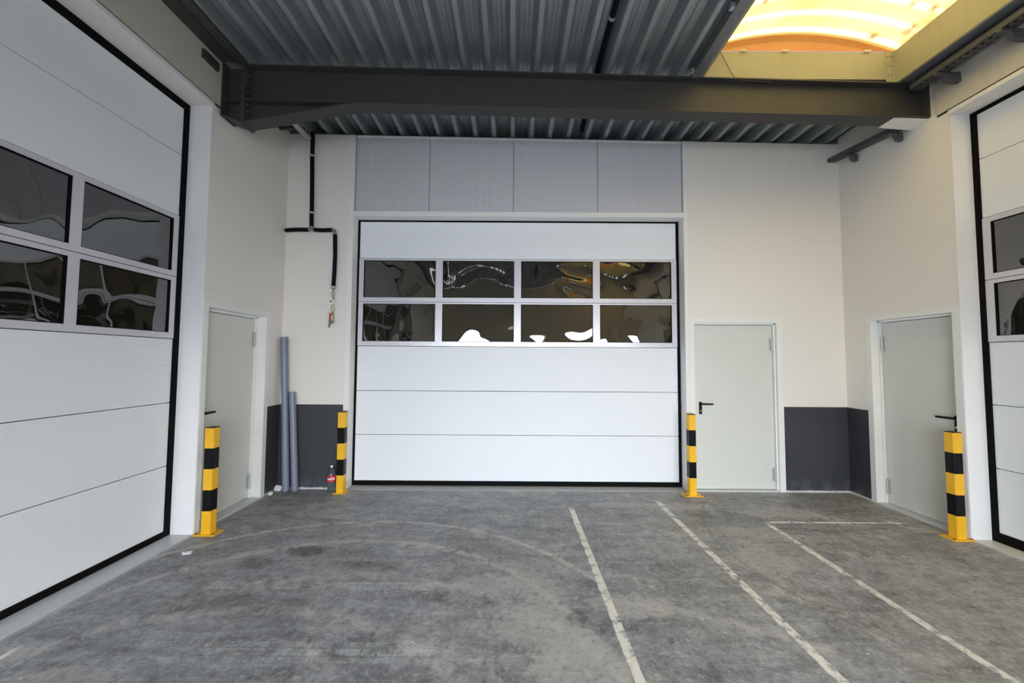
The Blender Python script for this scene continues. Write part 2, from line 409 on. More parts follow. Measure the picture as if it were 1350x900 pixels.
def side_wall(name, sgn, label):
    X = XL if sgn < 0 else XR
    a, b = (X - .4, X) if sgn < 0 else (X, X + .4)
    hd = 4.05 if sgn < 0 else 4.007
    y1, y2 = (3.661, 4.53) if sgn < 0 else (3.663, 4.500)
    bm = B(); q = zt(X) + .06
    for (c, d, z0, z1) in ((YB, YN, 0, q), (YN, YJ, hd, q), (YJ, y1 - .03, 0, q), (y1 - .03, y2 + .035, 2.135, q), (y2 + .035, D, 0, q)):
        box(bm, a, b, c, d, z0, z1)
    return tag(obj(name, bm, M['wall_y']), label, 'wall', kind='structure')
side_wall('wall_left', -1, 'off-white side wall behind the grey leaning tubes')
side_wall('wall_right', 1, 'off-white side wall under the perforated cable trays')

# wall behind the camera with an open gateway to daylight
OX0, OX1, OZ = -2.7, 4.0, 2.35
bm = B()
for (a, b, z0) in ((XL - .4, OX0, 0), (OX0, OX1, OZ), (OX1, XR + .4, 0)):
    box(bm, a, b, YB - .3, YB, z0, 0, zt)
tag(obj('wall_rear', bm, M['wall_rear']), 'beige wall with open gateway behind the viewer', 'wall', kind='structure')
tag(obj('ground', boxes((-30, 30, -40, YB - .4, -.25, -.05)), M['ground']), 'grey asphalt yard outside the open gateway', 'ground', kind='structure')

# dado paint
tag(obj('baseboard_left', boxes((XL, XL + .004, 4.60, D, 0, 1.045)), M['dado']), 'charcoal dado on the short left side wall', 'dado', kind='structure')
tag(obj('baseboard_back_left', boxes((XL + .004, -2.125, D - .004, D, 0, 1.045)), M['dado']), 'charcoal dado behind the two grey tubes and bottle', 'dado', kind='structure')
tag(obj('baseboard_back_right', boxes((3.413, XR - .004, D - .004, D, 0, 1.052)), M['dado']), 'charcoal dado right of the door in the end wall', 'dado', kind='structure')
tag(obj('baseboard_right', boxes((XR - .004, XR, 4.57, D, 0, 1.05)), M['dado']), 'charcoal dado on the short right side wall', 'dado', kind='structure')

# steel trims of the middle opening
def trim(n, label, *bs, mat='trim', tops=False):
    bm = B()
    for b in bs: box(bm, *b, top=zw if tops else None)
    return tag(obj('trim_%d' % n, bm, M[mat], bevel=.002), label, 'trim', kind='structure')
trim(1, 'white steel post left of the middle overhead door', (-2.121, -2.054, D - .006, D + .30, 0, 4.5), tops=True)
trim(2, 'white steel post right of the middle overhead door', (2.188, 2.240, D - .006, D + .30, 0, 4.5), tops=True)
trim(3, 'white steel lintel over the middle overhead door', (-2.054, 2.188, D - .004, D + .30, 3.46, 3.522))
inf = thing('wall_infill', 'grey ribbed cladding panels above the middle overhead door', 'cladding', (0, D, 3.522), kind='structure')
xs = [-2.040, -1.09, 0.0, 1.09, 2.178]
for a, b in zip(xs[:-1], xs[1:]):
    bm = B(); box(bm, a + .003, b - .003, D + .012, D + .05, 3.525, 0, lambda x: zw(x) - .022)
    obj('cladding_panel', bm, M['clad'], inf, bevel=.003)
bm = B()
v = [bm.verts.new(q) for q in [(x, y, zw(x) + dz) for y in (D - .004, D + .02) for (x, dz) in ((-2.04, -.024), (2.178, -.024), (2.178, -.004), (-2.04, -.004))]]
for f in ((0, 1, 2, 3), (7, 6, 5, 4), (0, 4, 5, 1), (3, 2, 6, 7), (1, 5, 6, 2), (0, 3, 7, 4)): bm.faces.new([v[i] for i in f])
obj('top_trim', bm, M['trim'], inf)

# cladding strips above the side doors
def side_clad(n, sgn, label):
    X = XL if sgn < 0 else XR
    hd = 4.05 if sgn < 0 else 4.007
    t = thing('wall_cladding', label, 'cladding', (X, 1.5, hd), kind='structure')
    def bx(d, y0, y1, z0, z1):
        return (X, X + d, y0, y1, z0, z1) if sgn < 0 else (X - d, X, y0, y1, z0, z1)
    obj('cladding_panel', boxes(bx(.018, YN - .6, 3.70, hd + .054, zt(X) + .03)), M['cladside'], t)
    obj('head_casing', boxes(bx(.022, YN - .1, 3.598, hd, hd + .038)), M['trim'], t, bevel=.002)
    obj('gap_shadow_strip', boxes(bx(.006, YN - .1, 3.70, hd + .038, hd + .054)), M['gap'], t)  # near-black strip stands in for the shadow in the gap above the casing
    return t
side_clad(1, -1, 'beige cladding strip above the left overhead door')
side_clad(2, 1, 'beige cladding strip above the right overhead door')

# ------------------------------------------------------------------ sectional overhead doors
def sectional(name, label, loc, to, u_lo, u_hi, seams, pane_rows, pane_cols, side_seal, bot_seal, top, open_top):
    """to(u, d, z): u along the door, d depth (positive towards the room)"""
    t = thing(name, label, 'overhead door', loc, kind='structure')
    def bx(u0, u1, d0, d1, z0, z1):
        p, q = to(u0, d0), to(u1, d1)
        return (min(p[0], q[0]), max(p[0], q[0]), min(p[1], q[1]), max(p[1], q[1]), z0, z1)
    obj('backing', boxes(bx(u_lo - .05, u_hi + .05, -.09, -.05, 0, open_top)), M['gap'], t)
    # plain steel sections
    zs = [bot_seal] + seams + [top]
    for z0, z1 in zip(zs[:-1], zs[1:]):
        if any(z0 < (a + b) / 2 < z1 for a, b in pane_rows): continue
        obj('door_section', boxes(bx(u_lo, u_hi, -.05, 0, z0 + .003, z1 - .003)), M['panel'], t, bevel=.003)
    # glazed aluminium sections
    for (p0, p1) in pane_rows:
        z0 = max(z for z in zs if z < p0); z1 = min(z for z in zs if z > p1)
        bs = [bx(u_lo, u_hi, -.05, .006, z0 + .003, p0), bx(u_lo, u_hi, -.05, .006, p1, z1 - .003)]
        edges = [u_lo] + [e for c in pane_cols for e in c] + [u_hi]
        for a, b in zip(edges[0::2], edges[1::2]): bs.append(bx(a, b, -.05, .006, p0, p1))
        fr = obj('window_frame', boxes(*bs), M['alu'], t)
        for (a, b) in pane_cols:
            gb = boxes(bx(a, a + .006, -.04, .002, p0, p1), bx(b - .006, b, -.04, .002, p0, p1), bx(a, b, -.04, .002, p0, p0 + .006), bx(a, b, -.04, .002, p1 - .006, p1))
            obj('glazing_gasket', gb, M['rubber'], fr)
            obj('window_pane', boxes(bx(a + .004, b - .004, -.03, -.012, p0 + .004, p1 - .004)), M['pane'], fr)
    s0, s1 = side_seal
    obj('rubber_seal', boxes(bx(s0, u_lo - .002, -.05, .012, 0, open_top), bx(u_hi + .002, s1, -.05, .012, 0, open_top),
                             bx(u_lo - .002, u_hi + .002, -.05, .010, top + .002, open_top), bx(u_lo - .002, u_hi + .002, -.05, .012, 0.002, bot_seal)), M['rubber'], t)
    return t
sectional('door_1', 'white overhead door in the end wall with eight dark panes', (0, CY, 0), lambda u, d: (u, CY - d), -2.028, 2.154,
          [.645, 1.21, 1.79, 2.37, 2.95], [(1.852, 2.347), (2.430, 2.922)], [(-1.968, -1.017), (-.926, .018), (.107, 1.055), (1.145, 2.089)],
          (-2.054, 2.188), .058, 3.443, 3.46)
cols = [(3.486 - k * .818 - .745, 3.486 - k * .818) for k in range(5)][::-1]
sectional('door_2', 'white overhead door with dark panes in the left side wall', (CXL, 1.5, 0), lambda u, d: (CXL + d, u), YN + .06, 3.537,
          [.636, 1.208, 1.793, 2.369, 2.947, 3.53], [(1.848, 2.330), (2.418, 2.906)], cols, (YN, YJ), .05, 3.984, 4.05)
sectional('door_3', 'white overhead door in the right side wall, cut off at the edge', (CXR, 1.5, 0), lambda u, d: (CXR - d, u), YN + .06, 3.546,
          [.663, 1.235, 1.807, 2.383, 2.968, 3.537], [(1.863, 2.346), (2.437, 2.920)], cols, (YN, YJ), .085, 3.975, 4.007)
# smooth concrete thresholds under the doors
trim(4, 'grey threshold under the middle overhead door', (-2.054, 2.188, D - .01, CY + .06, 0, .003), mat='sillg')
trim(5, 'smooth light threshold under the left overhead door', (CXL - .06, XL, YN, YJ, 0, .003), mat='sill')
trim(6, 'smooth light threshold under the right overhead door', (XR - .0, CXR + .06, YN, YJ, 0, .003), mat='sillw')
# jamb linings of the side openings
trim(7, 'white jamb lining right of the left overhead door', (XL - .30, XL + .004, YJ - .004, YJ, 0, 4.05), mat='white')
trim(8, 'white jamb lining left of the right overhead door', (XR - .004, XR + .30, YJ - .004, YJ, 0, 4.007), mat='white')

# ------------------------------------------------------------------ personnel doors
def person_door(name, label, loc, to, a, b, h, rec, fw, hinge_hi, top_only=None):
    """to(u,d): u along wall, d towards the room. opening a..b, height h; leaf recessed rec"""
    t = thing(name, label, 'door', loc, kind='structure')
    def bx(u0, u1, d0, d1, z0, z1):
        p, q = to(u0, d0), to(u1, d1)
        return (min(p[0], q[0]), max(p[0], q[0]), min(p[1], q[1]), max(p[1], q[1]), z0, z1)
    L, Rr = fw
    fr = boxes(bx(a - L, a, -.16, .006, 0, h), bx(b, b + Rr, -.16, .006, 0, h), bx(a - L, b + Rr, -.16, .006, h, h + .062),
               bx(a, a + .018, -rec - .05, -rec + .025, 0, h), bx(b - .018, b, -rec - .05, -rec + .025, 0, h), bx(a, b, -rec - .05, -rec + .025, h - .022, h))
    obj('door_frame', fr, M['trim'], t, bevel=.0015)
    obj('backing', boxes(bx(a, b, -rec - .09, -rec - .06, 0, h)), M['gap'], t)
    obj('door_leaf', boxes(bx(a + .022, b - .022, -rec - .045, -rec, .016, h - .027)), M['doorleaf'], t, bevel=.003)
    obj('threshold', boxes(bx(a, b, -rec - .04, .0, 0, .012)), M['sill'], t)
    # hinges on the far/near edge
    hu = b - .030 if hinge_hi else a + .030
    for z in (.20, h - .27):
        bm = B()
        p = to(hu, -rec + .012)
        tube(bm, [(p[0], p[1], z - .085), (p[0], p[1], z + .085)], .011, 12)
        tube(bm, [(p[0], p[1], z - .004), (p[0], p[1], z + .004)], .0135, 12)
        box(bm, *bx(hu - .03 if hinge_hi else hu, hu if hinge_hi else hu + .03, -rec, -rec + .004, z - .08, z + .08))
        obj('hinge', bm, M['hinge'], t)
    # lever handle with long plate
    hx = a + .092 if hinge_hi else b - .075
    dr = 1 if hinge_hi else -1
    hd = thing('door_handle', None, None); hd.parent = t
    hd.location = Vector((to(hx, -rec)[0], to(hx, -rec)[1], 1.03)) - world_loc(t)
    bm = B()
    ring = []
    for k in range(20):
        an = 2 * math.pi * k / 20
        ring.append((hx + .019 * math.cos(an), 1.025 + .019 * math.sin(an) + (.062 if math.sin(an) > 0 else -.062)))
    f0 = [bm.verts.new((*to(u, -rec), z)) for u, z in ring]; f1 = [bm.verts.new((*to(u, -rec + .008), z)) for u, z in ring]
    bm.faces.new(f0); bm.faces.new(f1[::-1])
    for i in range(20): bm.faces.new((f0[i], f1[i], f1[(i + 1) % 20], f0[(i + 1) % 20]))
    bmesh.ops.recalc_face_normals(bm, faces=bm.faces)
    obj('handle_plate', bm, M['blackplastic'], hd)
    bm = B(); z = 1.078
    pts = [to(hx, -rec + .004), to(hx, -rec + .045), to(hx + dr * .006, -rec + .053), to(hx + dr * .02, -rec + .056), to(hx + dr * .135, -rec + .056)]
    tube(bm, [(*q, z) for q in pts], [.012, .012, .012, .0125, .0115], 12)
    obj('lever', bm, M['blackplastic'], hd, smooth=True)
    bm = B(); p0, p1 = to(hx, -rec + .006), to(hx, -rec + .013)
    tube(bm, [(*p0, .99), (*p1, .99)], .009, 12)
    obj('lock_cylinder', bm, M['chrome'], hd)
    return t
person_door('door_4', 'pale grey personnel door in the end wall', (2.82, D, 0), lambda u, d: (u, D - d), 2.299, 3.342, 2.108, .055, (.058, .068), True)
person_door('door_5', 'pale grey personnel door in the left side wall', (XL, 4.09, 0), lambda u, d: (XL + d, u), 3.661, 4.53, 2.108, .125, (.060, .068), True)
person_door('door_6', 'pale grey personnel door in the right side wall', (XR, 4.08, 0), lambda u, d: (XR - d, u), 3.663, 4.500, 2.10, .105, (.064, .066), True)

# ------------------------------------------------------------------ roof: trapezoidal deck, skylights
SKY = [(-.6, 3.80), (-3.7, -1.7)]
SX0, SX1 = 1.92, 3.895
PITCH = .2405
def deck_profile(xa, xb):
    """list of (x, dz) of the sheet underside; ribs (narrow, low) centred at -0.013 + k*pitch"""
    pts = [(xa, None)]
    k0 = math.floor((xa + .013) / PITCH) - 1; k1 = math.ceil((xb + .013) / PITCH) + 1
    for k in range(k0, k1 + 1):
        c = -.013 + k * PITCH
        for dx, dz in ((-.064, .106), (-.026, .006), (-.018, 0), (.018, 0), (.026, .006), (.064, .106), (.100, .106), (.106, .098), (.136, .098), (.142, .106)):
            pts.append((c + dx, dz))
    out = [p for p in pts[1:] if xa < p[0] < xb]
    def at(x):
        q = pts[1:]
        for (a, za), (b, zb) in zip(q[:-1], q[1:]):
            if a <= x <= b: return za + (zb - za) * (x - a) / (b - a)
        return .106
    return [(xa, at(xa))] + out + [(xb, at(xb))]
bm = B()
def deck(xa, xb, ya, yb):
    pr = deck_profile(xa, xb); th = .012
    lo0 = [bm.verts.new((x, ya, zt(x) + d)) for x, d in pr]; lo1 = [bm.verts.new((x, yb, zt(x) + d)) for x, d in pr]
    for i in range(len(pr) - 1): bm.faces.new((lo0[i], lo1[i], lo1[i + 1], lo0[i + 1]))
    # roof build-up above
    z = .16
    t0 = [bm.verts.new((x, y, zt(x) + z)) for (x, y) in ((xa, ya), (xb, ya), (xb, yb), (xa, yb))]
    bm.faces.new(t0)
    for (p, q, A) in ((0, 1, lo0), (3, 2, lo1)):
        bm.faces.new([t0[p]] + A + [t0[q]])
    bm.faces.new((lo0[0], lo1[0], t0[3], t0[0])); bm.faces.new((lo0[-1], lo1[-1], t0[2], t0[1]))
xa, xb = XL - .4, XR + .4
deck(xa, SX0 - .03, YB - .3, D + .36)
deck(SX1 + .04, xb, YB - .3, D + .36)
ys = [D + .36, SKY[0][1] + .05, SKY[0][0] - .05, SKY[1][1] + .05, SKY[1][0] - .05, YB - .3]
for k in (0, 2, 4): deck(SX0 - .03, SX1 + .04, ys[k + 1], ys[k])
tag(obj('ceiling', bm, M['deck']), 'galvanised trapezoidal steel roof deck', 'ceiling', kind='structure')
# dark closure standing in for the shade in the rib voids over the end wall
bm = B(); 
v = [bm.verts.new(q) for q in [(x, y, f(x)) for y in (D + .025, D + .35) for (x, f) in ((XL - .4, lambda x: zw(x) + .001), (XR + .4, lambda x: zw(x) + .001), (XR + .4, lambda x: zt(x) - .001), (XL - .4, lambda x: zt(x) - .001))]]
for f in ((0, 1, 2, 3), (7, 6, 5, 4), (0, 4, 5, 1), (3, 2, 6, 7), (1, 5, 6, 2), (0, 3, 7, 4)): bm.faces.new([v[i] for i in f])
box(bm, XL - .4, XR + .4, D + .20, D + .35, 4.62, 0, lambda x: zt(x) + .10)
tag(obj('wall_top', bm, M['gap']), 'dark closure standing in for shade in the deck voids above the end wall', 'closure', kind='structure')

def arch(y, n=28, off=0.0):
    out = []
    x0, x1 = SX0 - .01, SX1 + .02
    w = (x1 - x0) / 2; rise = .185; rad = (w * w + rise * rise) / (2 * rise); cx = (x0 + x1) / 2
    a = math.asin(w / rad)
    for k in range(n + 1):
        an = -a + 2 * a * k / n
        out.append((cx + (rad + off) * math.sin(an), y, ZC + rise - rad + (rad + off) * math.cos(an)))
    return out
ZC = 4.80
def skylight(ya, yb, label):
    t = thing('skylight', label, 'skylight', ((SX0 + SX1) / 2, (ya + yb) / 2, 4.6), group='barrel vault skylights in the roof', kind='thing')
    # upstand curb: four boards
    zb = 4.46
    for nm, b in (('curb_board', (SX0 - .02, SX1 + .04, yb, yb + .05, zb + .05, ZC)), ('curb_board', (SX0 - .02, SX1 + .04, ya - .05, ya, zb + .01, ZC)),
                  ('curb_board', (SX1, SX1 + .04, ya, yb, zb, ZC)), ('curb_board', (SX0 - .03, SX0, ya, yb, zb + .03, ZC))):
        obj(nm, boxes(b), M['curb'], t)
    cp = obj('corner_plate', boxes((SX1 - .085, SX1, yb - .006, yb, zb + .02, ZC)), M['curb'], t)
    for z in (4.55, 4.65, 4.75):
        for x in (SX1 - .065, SX1 - .03):
            bm = B(); tube(bm, [(x, yb - .010, z), (x, yb - .004, z)], .006, 8)
            obj('rivet', bm, M['bolt'], cp)
    # vault sheet with shallow corrugation
    bm = B(); n = 28; ny = int((yb - ya) / .036)
    rows = []
    for j in range(ny + 1):
        y = ya - .02 + (yb - ya + .04) * j / ny
        rows.append([bm.verts.new(p) for p in arch(y, n, .008 * math.cos(2 * math.pi * (y + 40) / .19))])
    for j in range(ny):
        for k in range(n): bm.faces.new((rows[j][k], rows[j][k + 1], rows[j + 1][k + 1], rows[j + 1][k]))
    obj('vault_sheet', bm, M['sky'], t, smooth=True)
    for yy in (yb - .004, ya + .004):
        g = arch(yy, n); bm = B()
        vs = [bm.verts.new(p) for p in g]; bm.faces.new(vs)
        obj('gable_sheet', bm, M['gable'], t)
        bm = B(); tube(bm, [(p[0], p[1] + (-.012 if yy > 0 or yy > ya + .5 else .012), p[2] + .004) for p in g], .016, 8)
        obj('arch_profile', bm, M['arch'], t, smooth=True)
    for x in (2.35, 2.78, 3.62):
        bm = B(); box(bm, x - .03, x + .03, yb - .022, yb - .006, ZC - .006, ZC + .008)
        obj('clip', bm, M['arch'], t)
    return t
skylight(*SKY[0], 'yellowed barrel vault skylight right of the ribbed roof deck')
skylight(*SKY[1], 'second yellowed barrel vault skylight, behind the viewer')

# steel channel along the left edge of the skylight
st = thing('steel_trimmer', 'dark steel channel along the left edge of the skylight', 'steel channel', (1.86, 1.0, 4.48))
prism(bm := B(), [(1.795, 4.585), (1.795, 4.482), (1.888, 4.482), (1.888, 4.60), (1.880, 4.60), (1.880, 4.492), (1.803, 4.492), (1.803, 4.585)], 'y', YB + .1, 3.775)
obj('channel', bm, M['galv'], st)
for y in (3.70, 3.0, 2.2): obj('clip', boxes((1.76, 1.80, y - .02, y + .02, 4.492, 4.53)), M['galvlight'], st)
# edge steel between skylight and right wall
es = thing('edge_rail', 'dark steel rails between the skylight curb and right wall', 'steel rail', (4.05, 1.0, 4.42))
obj('flat_rail', boxes((3.898, 4.010, YB + .1, 3.74, 4.448, 4.456)), M['galv'], es)
prism(bm := B(), [(4.035, 4.465), (4.050, 4.415), (4.125, 4.415), (4.140, 4.465), (4.205, 4.465), (4.205, 4.472), (4.030, 4.472)], 'y', YB + .1, 3.74)
obj('hat_rail', bm, M['tray'], es)
# edge angle on the left wall
ea = thing('edge_angle', 'dark steel edge angle where roof deck meets left wall', 'steel angle', (-2.85, 1.0, 4.5))
prism(bm := B(), [(XL + .002, 4.52), (XL + .010, 4.52), (XL + .010, 4.548), (-2.76, 4.548), (-2.76, 4.558), (XL + .002, 4.558)], 'y', YB + .1, 3.66)
obj('angle', bm, M['steel'], ea)
prism(bm := B(), [(-2.74, 4.53), (-2.72, 4.515), (-2.665, 4.515), (-2.645, 4.53), (-2.645, 4.556), (-2.74, 4.556)], 'y', YB + .1, 3.66)
obj('closing_strip', bm, M['steel'], ea)
tag(obj('wall_bracket', boxes((XL + .018, XL + .045, 3.42, 3.61, 4.405, 4.49)), M['steel'], bevel=.004), 'dark angle bracket on the cladding above left overhead door', 'bracket')

# ------------------------------------------------------------------ roof beam
BY0, BY1 = 3.775, 3.935; BC = (BY0 + BY1) / 2
def zbt(x): return zt(x) - .002
def zbb(x): return 4.149 - .0128 * x
beam = thing('roof_beam', 'dark grey steel roof beam with bolted haunch at its left end', 'beam', (.6, BC, 4.17))
def slab(x0, x1, y0, y1, f0, f1):
    bm = B(); v = []
    for (x, y, f) in ((x0, y0, f0), (x1, y0, f0), (x1, y1, f0), (x0, y1, f0), (x0, y0, f1), (x1, y0, f1), (x1, y1, f1), (x0, y1, f1)): v.append(bm.verts.new((x, y, f(x))))
    for f in ((3, 2, 1, 0), (4, 5, 6, 7), (0, 1, 5, 4), (1, 2, 6, 5), (2, 3, 7, 6), (3, 0, 4, 7)): bm.faces.new([v[i] for i in f])
    return bm
XS = -2.695                     # bolted splice
obj('web', slab(XS, 4.196, BC - .005, BC + .005, lambda x: zbb(x) + .004, lambda x: zbt(x) - .012), M['steel'], beam)
obj('top_flange', slab(XS, 4.196, BY0, BY1, lambda x: zbt(x) - .013, zbt), M['steel'], beam)
obj('bottom_flange', slab(XS, 4.196, BY0, BY1, zbb, lambda x: zbb(x) + .013), M['steel'], beam)
obj('end_plate', slab(4.192, XR - .001, BY0 - .015, BY1 + .015, lambda x: zbb(x) - .004, lambda x: zbt(x) - .001), M['steel'], beam)
# tapered haunch
XH = -1.60; zh = 3.960
def zha(x): return zh + (zbb(XH) - zh) * (x - XS) / (XH - XS)
hn = obj('haunch_web', slab(XS, XH, BC - .005, BC + .005, lambda x: zha(x) + .003, lambda x: zbb(x) + .002), M['steel'], beam)
obj('haunch_flange', slab(XS, XH + .02, BY0, BY1, zha, lambda x: zha(x) + .014), M['steel'], beam)
obj('splice_plate', boxes((XS - .020, XS, BY0 - .012, BY1 + .012, zh - .012, zbt(XS) - .001)), M['steel'], beam)
obj('splice_plate', boxes((XS, XS + .018, BY0 - .010, BY1 + .010, zh - .006, zbt(XS) - .004)), M['steel'], beam)
for k, z in enumerate((4.02, 4.085, 4.15, 4.215, 4.29, 4.37, 4.45)):
    for y in (BC - .05, BC + .05):
        bm = B()
        tube(bm, [(XS + .016, y, z), (XS + .031, y, z)], .017, 6)
        tube(bm, [(XS + .03, y, z), (XS + .045, y, z)], .010, 8)
        obj('bolt', bm, M['bolt'], beam)
# stub to the wall
obj('stub_web', boxes((XL + .032, XS - .018, BC - .006, BC + .006, 4.02, zbt(XS) - .002)), M['steel'], beam)
prism(bm := B(), [(XL + .032, 4.035), (XL + .032, 4.023), (XS - .018, zh - .006), (XS - .018, zh + .006)], 'y', BY0, BY1)
obj('stub_flange', bm, M['steel'], beam)
obj('stiffener', boxes((XL + .032, XS - .018, BY0 + .004, BY1 - .004, zbb(XS) - .004, zbb(XS) + .008)), M['steel'], beam)
obj('wall_plate', boxes((XL + .019, XL + .033, BY0 - .02, BY1 + .02, 4.015, zt(XL) - .006)), M['steel'], beam)
prism(bm := B(), [(3.86, zbb(3.86) - .002), (XR, zbb(XR) - .006), (XR, zbb(XR) - .022), (4.10, zbb(4.10) - .018)], 'y', BY0 + .01, BY1 + .02)
tag(obj('mortar_pad', bm, M['trim']), 'white mortar pad under the right end of the roof beam', 'mortar pad')

# the beam stands slightly askew between the side walls
beam.rotation_euler = (0, 0, .012); beam.location.y -= (4.2 - .6) * .012
# ------------------------------------------------------------------ pipes under the deck
cd = thing('conduit_pipe', 'black pipe running along a trough of the roof deck', 'pipe', (.845, 2, 4.55))
bm = B(); tube(bm, [(.845, YB + .2, 4.585), (.845, 3.0, 4.585), (.85, 3.7, 4.588), (.86, 4.2, 4.588), (.885, 4.83, 4.588)], .027, 12)
obj('pipe', bm, M['foam'], cd, smooth=True)
for y in (3.18, .8):
    bm = B(); tube(bm, [(.845, y - .012, 4.585), (.845, y + .012, 4.585)], .032, 12)
    box(bm, .835, .855, y - .01, y + .01, 4.61, 4.63)
    obj('pipe_clamp', bm, M['galvlight'], cd)

wp = thing('water_pipe', 'black foam clad water pipe with tap on the left end wall', 'pipe', (-2.57, D, 3.0))
PY = D - .048; PR = .0255
def seg(nm, pts, r, mat, sm=True, s=14):
    bm = B(); tube(bm, pts, r, s); return obj(nm, bm, M[mat], wp, smooth=sm)
seg('pipe_insulation', [(-2.590, PY, 4.53), (-2.588, PY, 4.2), (-2.580, PY, 3.9), (-2.572, PY, 3.55), (-2.570, PY, 3.30)], PR, 'foam')
seg('pipe_insulation', [(-2.895, PY, 3.250), (-2.76, PY, 3.258), (-2.605, PY, 3.258)], PR, 'foam')
seg('pipe_insulation', [(-2.53, PY, 3.258), (-2.42, PY, 3.252), (-2.305, PY, 3.258)], PR, 'foam')
seg('pipe_insulation', [(-2.266, PY, 3.195), (-2.258, PY, 2.95), (-2.262, PY, 2.7), (-2.270, PY, 2.505)], PR, 'foam')
bm = B(); tube(bm, [(-2.61, PY, 3.258), (-2.525, PY, 3.258)], .017, 12); tube(bm, [(-2.570, PY, 3.258), (-2.570, PY, 3.31)], .017, 12)
tube(bm, [(-2.570, PY, 3.285), (-2.570, PY, 3.30)], .024, 12)
obj('tee_fitting', bm, M['brass'], wp, smooth=True)
bm = B(); tube(bm, [(-2.31, PY, 3.258), (-2.285, PY, 3.256), (-2.270, PY, 3.245), (-2.266, PY, 3.225), (-2.266, PY, 3.19)], .018, 12)
tube(bm, [(-2.266, PY, 3.195), (-2.266, PY, 3.21)], .026, 12)
obj('elbow_fitting', bm, M['brass'], wp, smooth=True)
bm = B(); tube(bm, [(-2.918, PY, 3.25), (-2.89, PY, 3.25)], .018, 12); obj('wall_union', bm, M['brass'], wp)
for x, z in ((-2.588, 4.22), (-2.571, 3.475), (-2.270, 2.52)):
    bm = B(); tube(bm, [(x, PY, z - .012), (x, PY, z + .012)], .031, 14)
    box(bm, x - .038, x + .038, PY - .006, PY + .006, z - .009, z + .009); box(bm, x - .006, x + .006, PY + .02, D, z - .006, z + .006)
    obj('pipe_clamp', bm, M['galvlight'], wp, bevel=.002)
seg('brass_pipe', [(-2.270, PY, 2.51), (-2.270, PY, 2.06)], .012, 'brass')
seg('union_nut', [(-2.270, PY, 2.455), (-2.270, PY, 2.425)], .021, 'brass', False, 6)
bm = B(); tube(bm, [(-2.270, PY, 2.36), (-2.270, PY, 2.30)], .024, 14); tube(bm, [(-2.270, PY - .01, 2.33), (-2.270, PY - .05, 2.33)], .036, 18)
mt = obj('water_meter', bm, M['gauge'], wp, bevel=.002)
bm = B(); tube(bm, [(-2.270, PY - .0505, 2.333), (-2.270, PY - .054, 2.333)], .016, 14)
obj('meter_dial', bm, M['brass'], mt)
seg('union_nut', [(-2.270, PY, 2.265), (-2.270, PY, 2.225)], .020, 'brass', False, 6)
seg('ball_valve', [(-2.275, PY, 2.20), (-2.275, PY, 2.175), (-2.275, PY, 2.12), (-2.275, PY, 2.10)], [.016, .022, .022, .016], 'brass')
bm = B(); box(bm, -2.297, -2.277, PY - .035, PY - .024, 2.09, 2.19)
obj('valve_lever', bm, M['redknob'], wp, bevel=.003)
bm = B(); tube(bm, [(-2.268, PY, 2.085), (-2.268, PY - .02, 2.07), (-2.268, PY - .055, 2.062), (-2.268, PY - .075, 2.045), (-2.268, PY - .078, 2.005)], .014, 12)
tube(bm, [(-2.305, PY - .02, 2.082), (-2.240, PY - .02, 2.082)], .012, 10)
obj('tap', bm, M['brass'], wp, smooth=True)

ch = thing('strut_channel', 'short pale steel strut above the water pipe', 'steel strut', (-2.63, 4.6, 4.42))
prism(bm := B(), [(-2.668, 4.425), (-2.592, 4.425), (-2.592, 4.455), (-2.60, 4.455), (-2.60, 4.432), (-2.66, 4.432), (-2.66, 4.455), (-2.668, 4.455)], 'y', 4.36, 4.775)
obj('channel', bm, M['galvlight'], ch)
obj('cross_bracket', boxes((-2.905, -2.60, 4.60, 4.64, 4.457, 4.485)), M['steel'], ch)

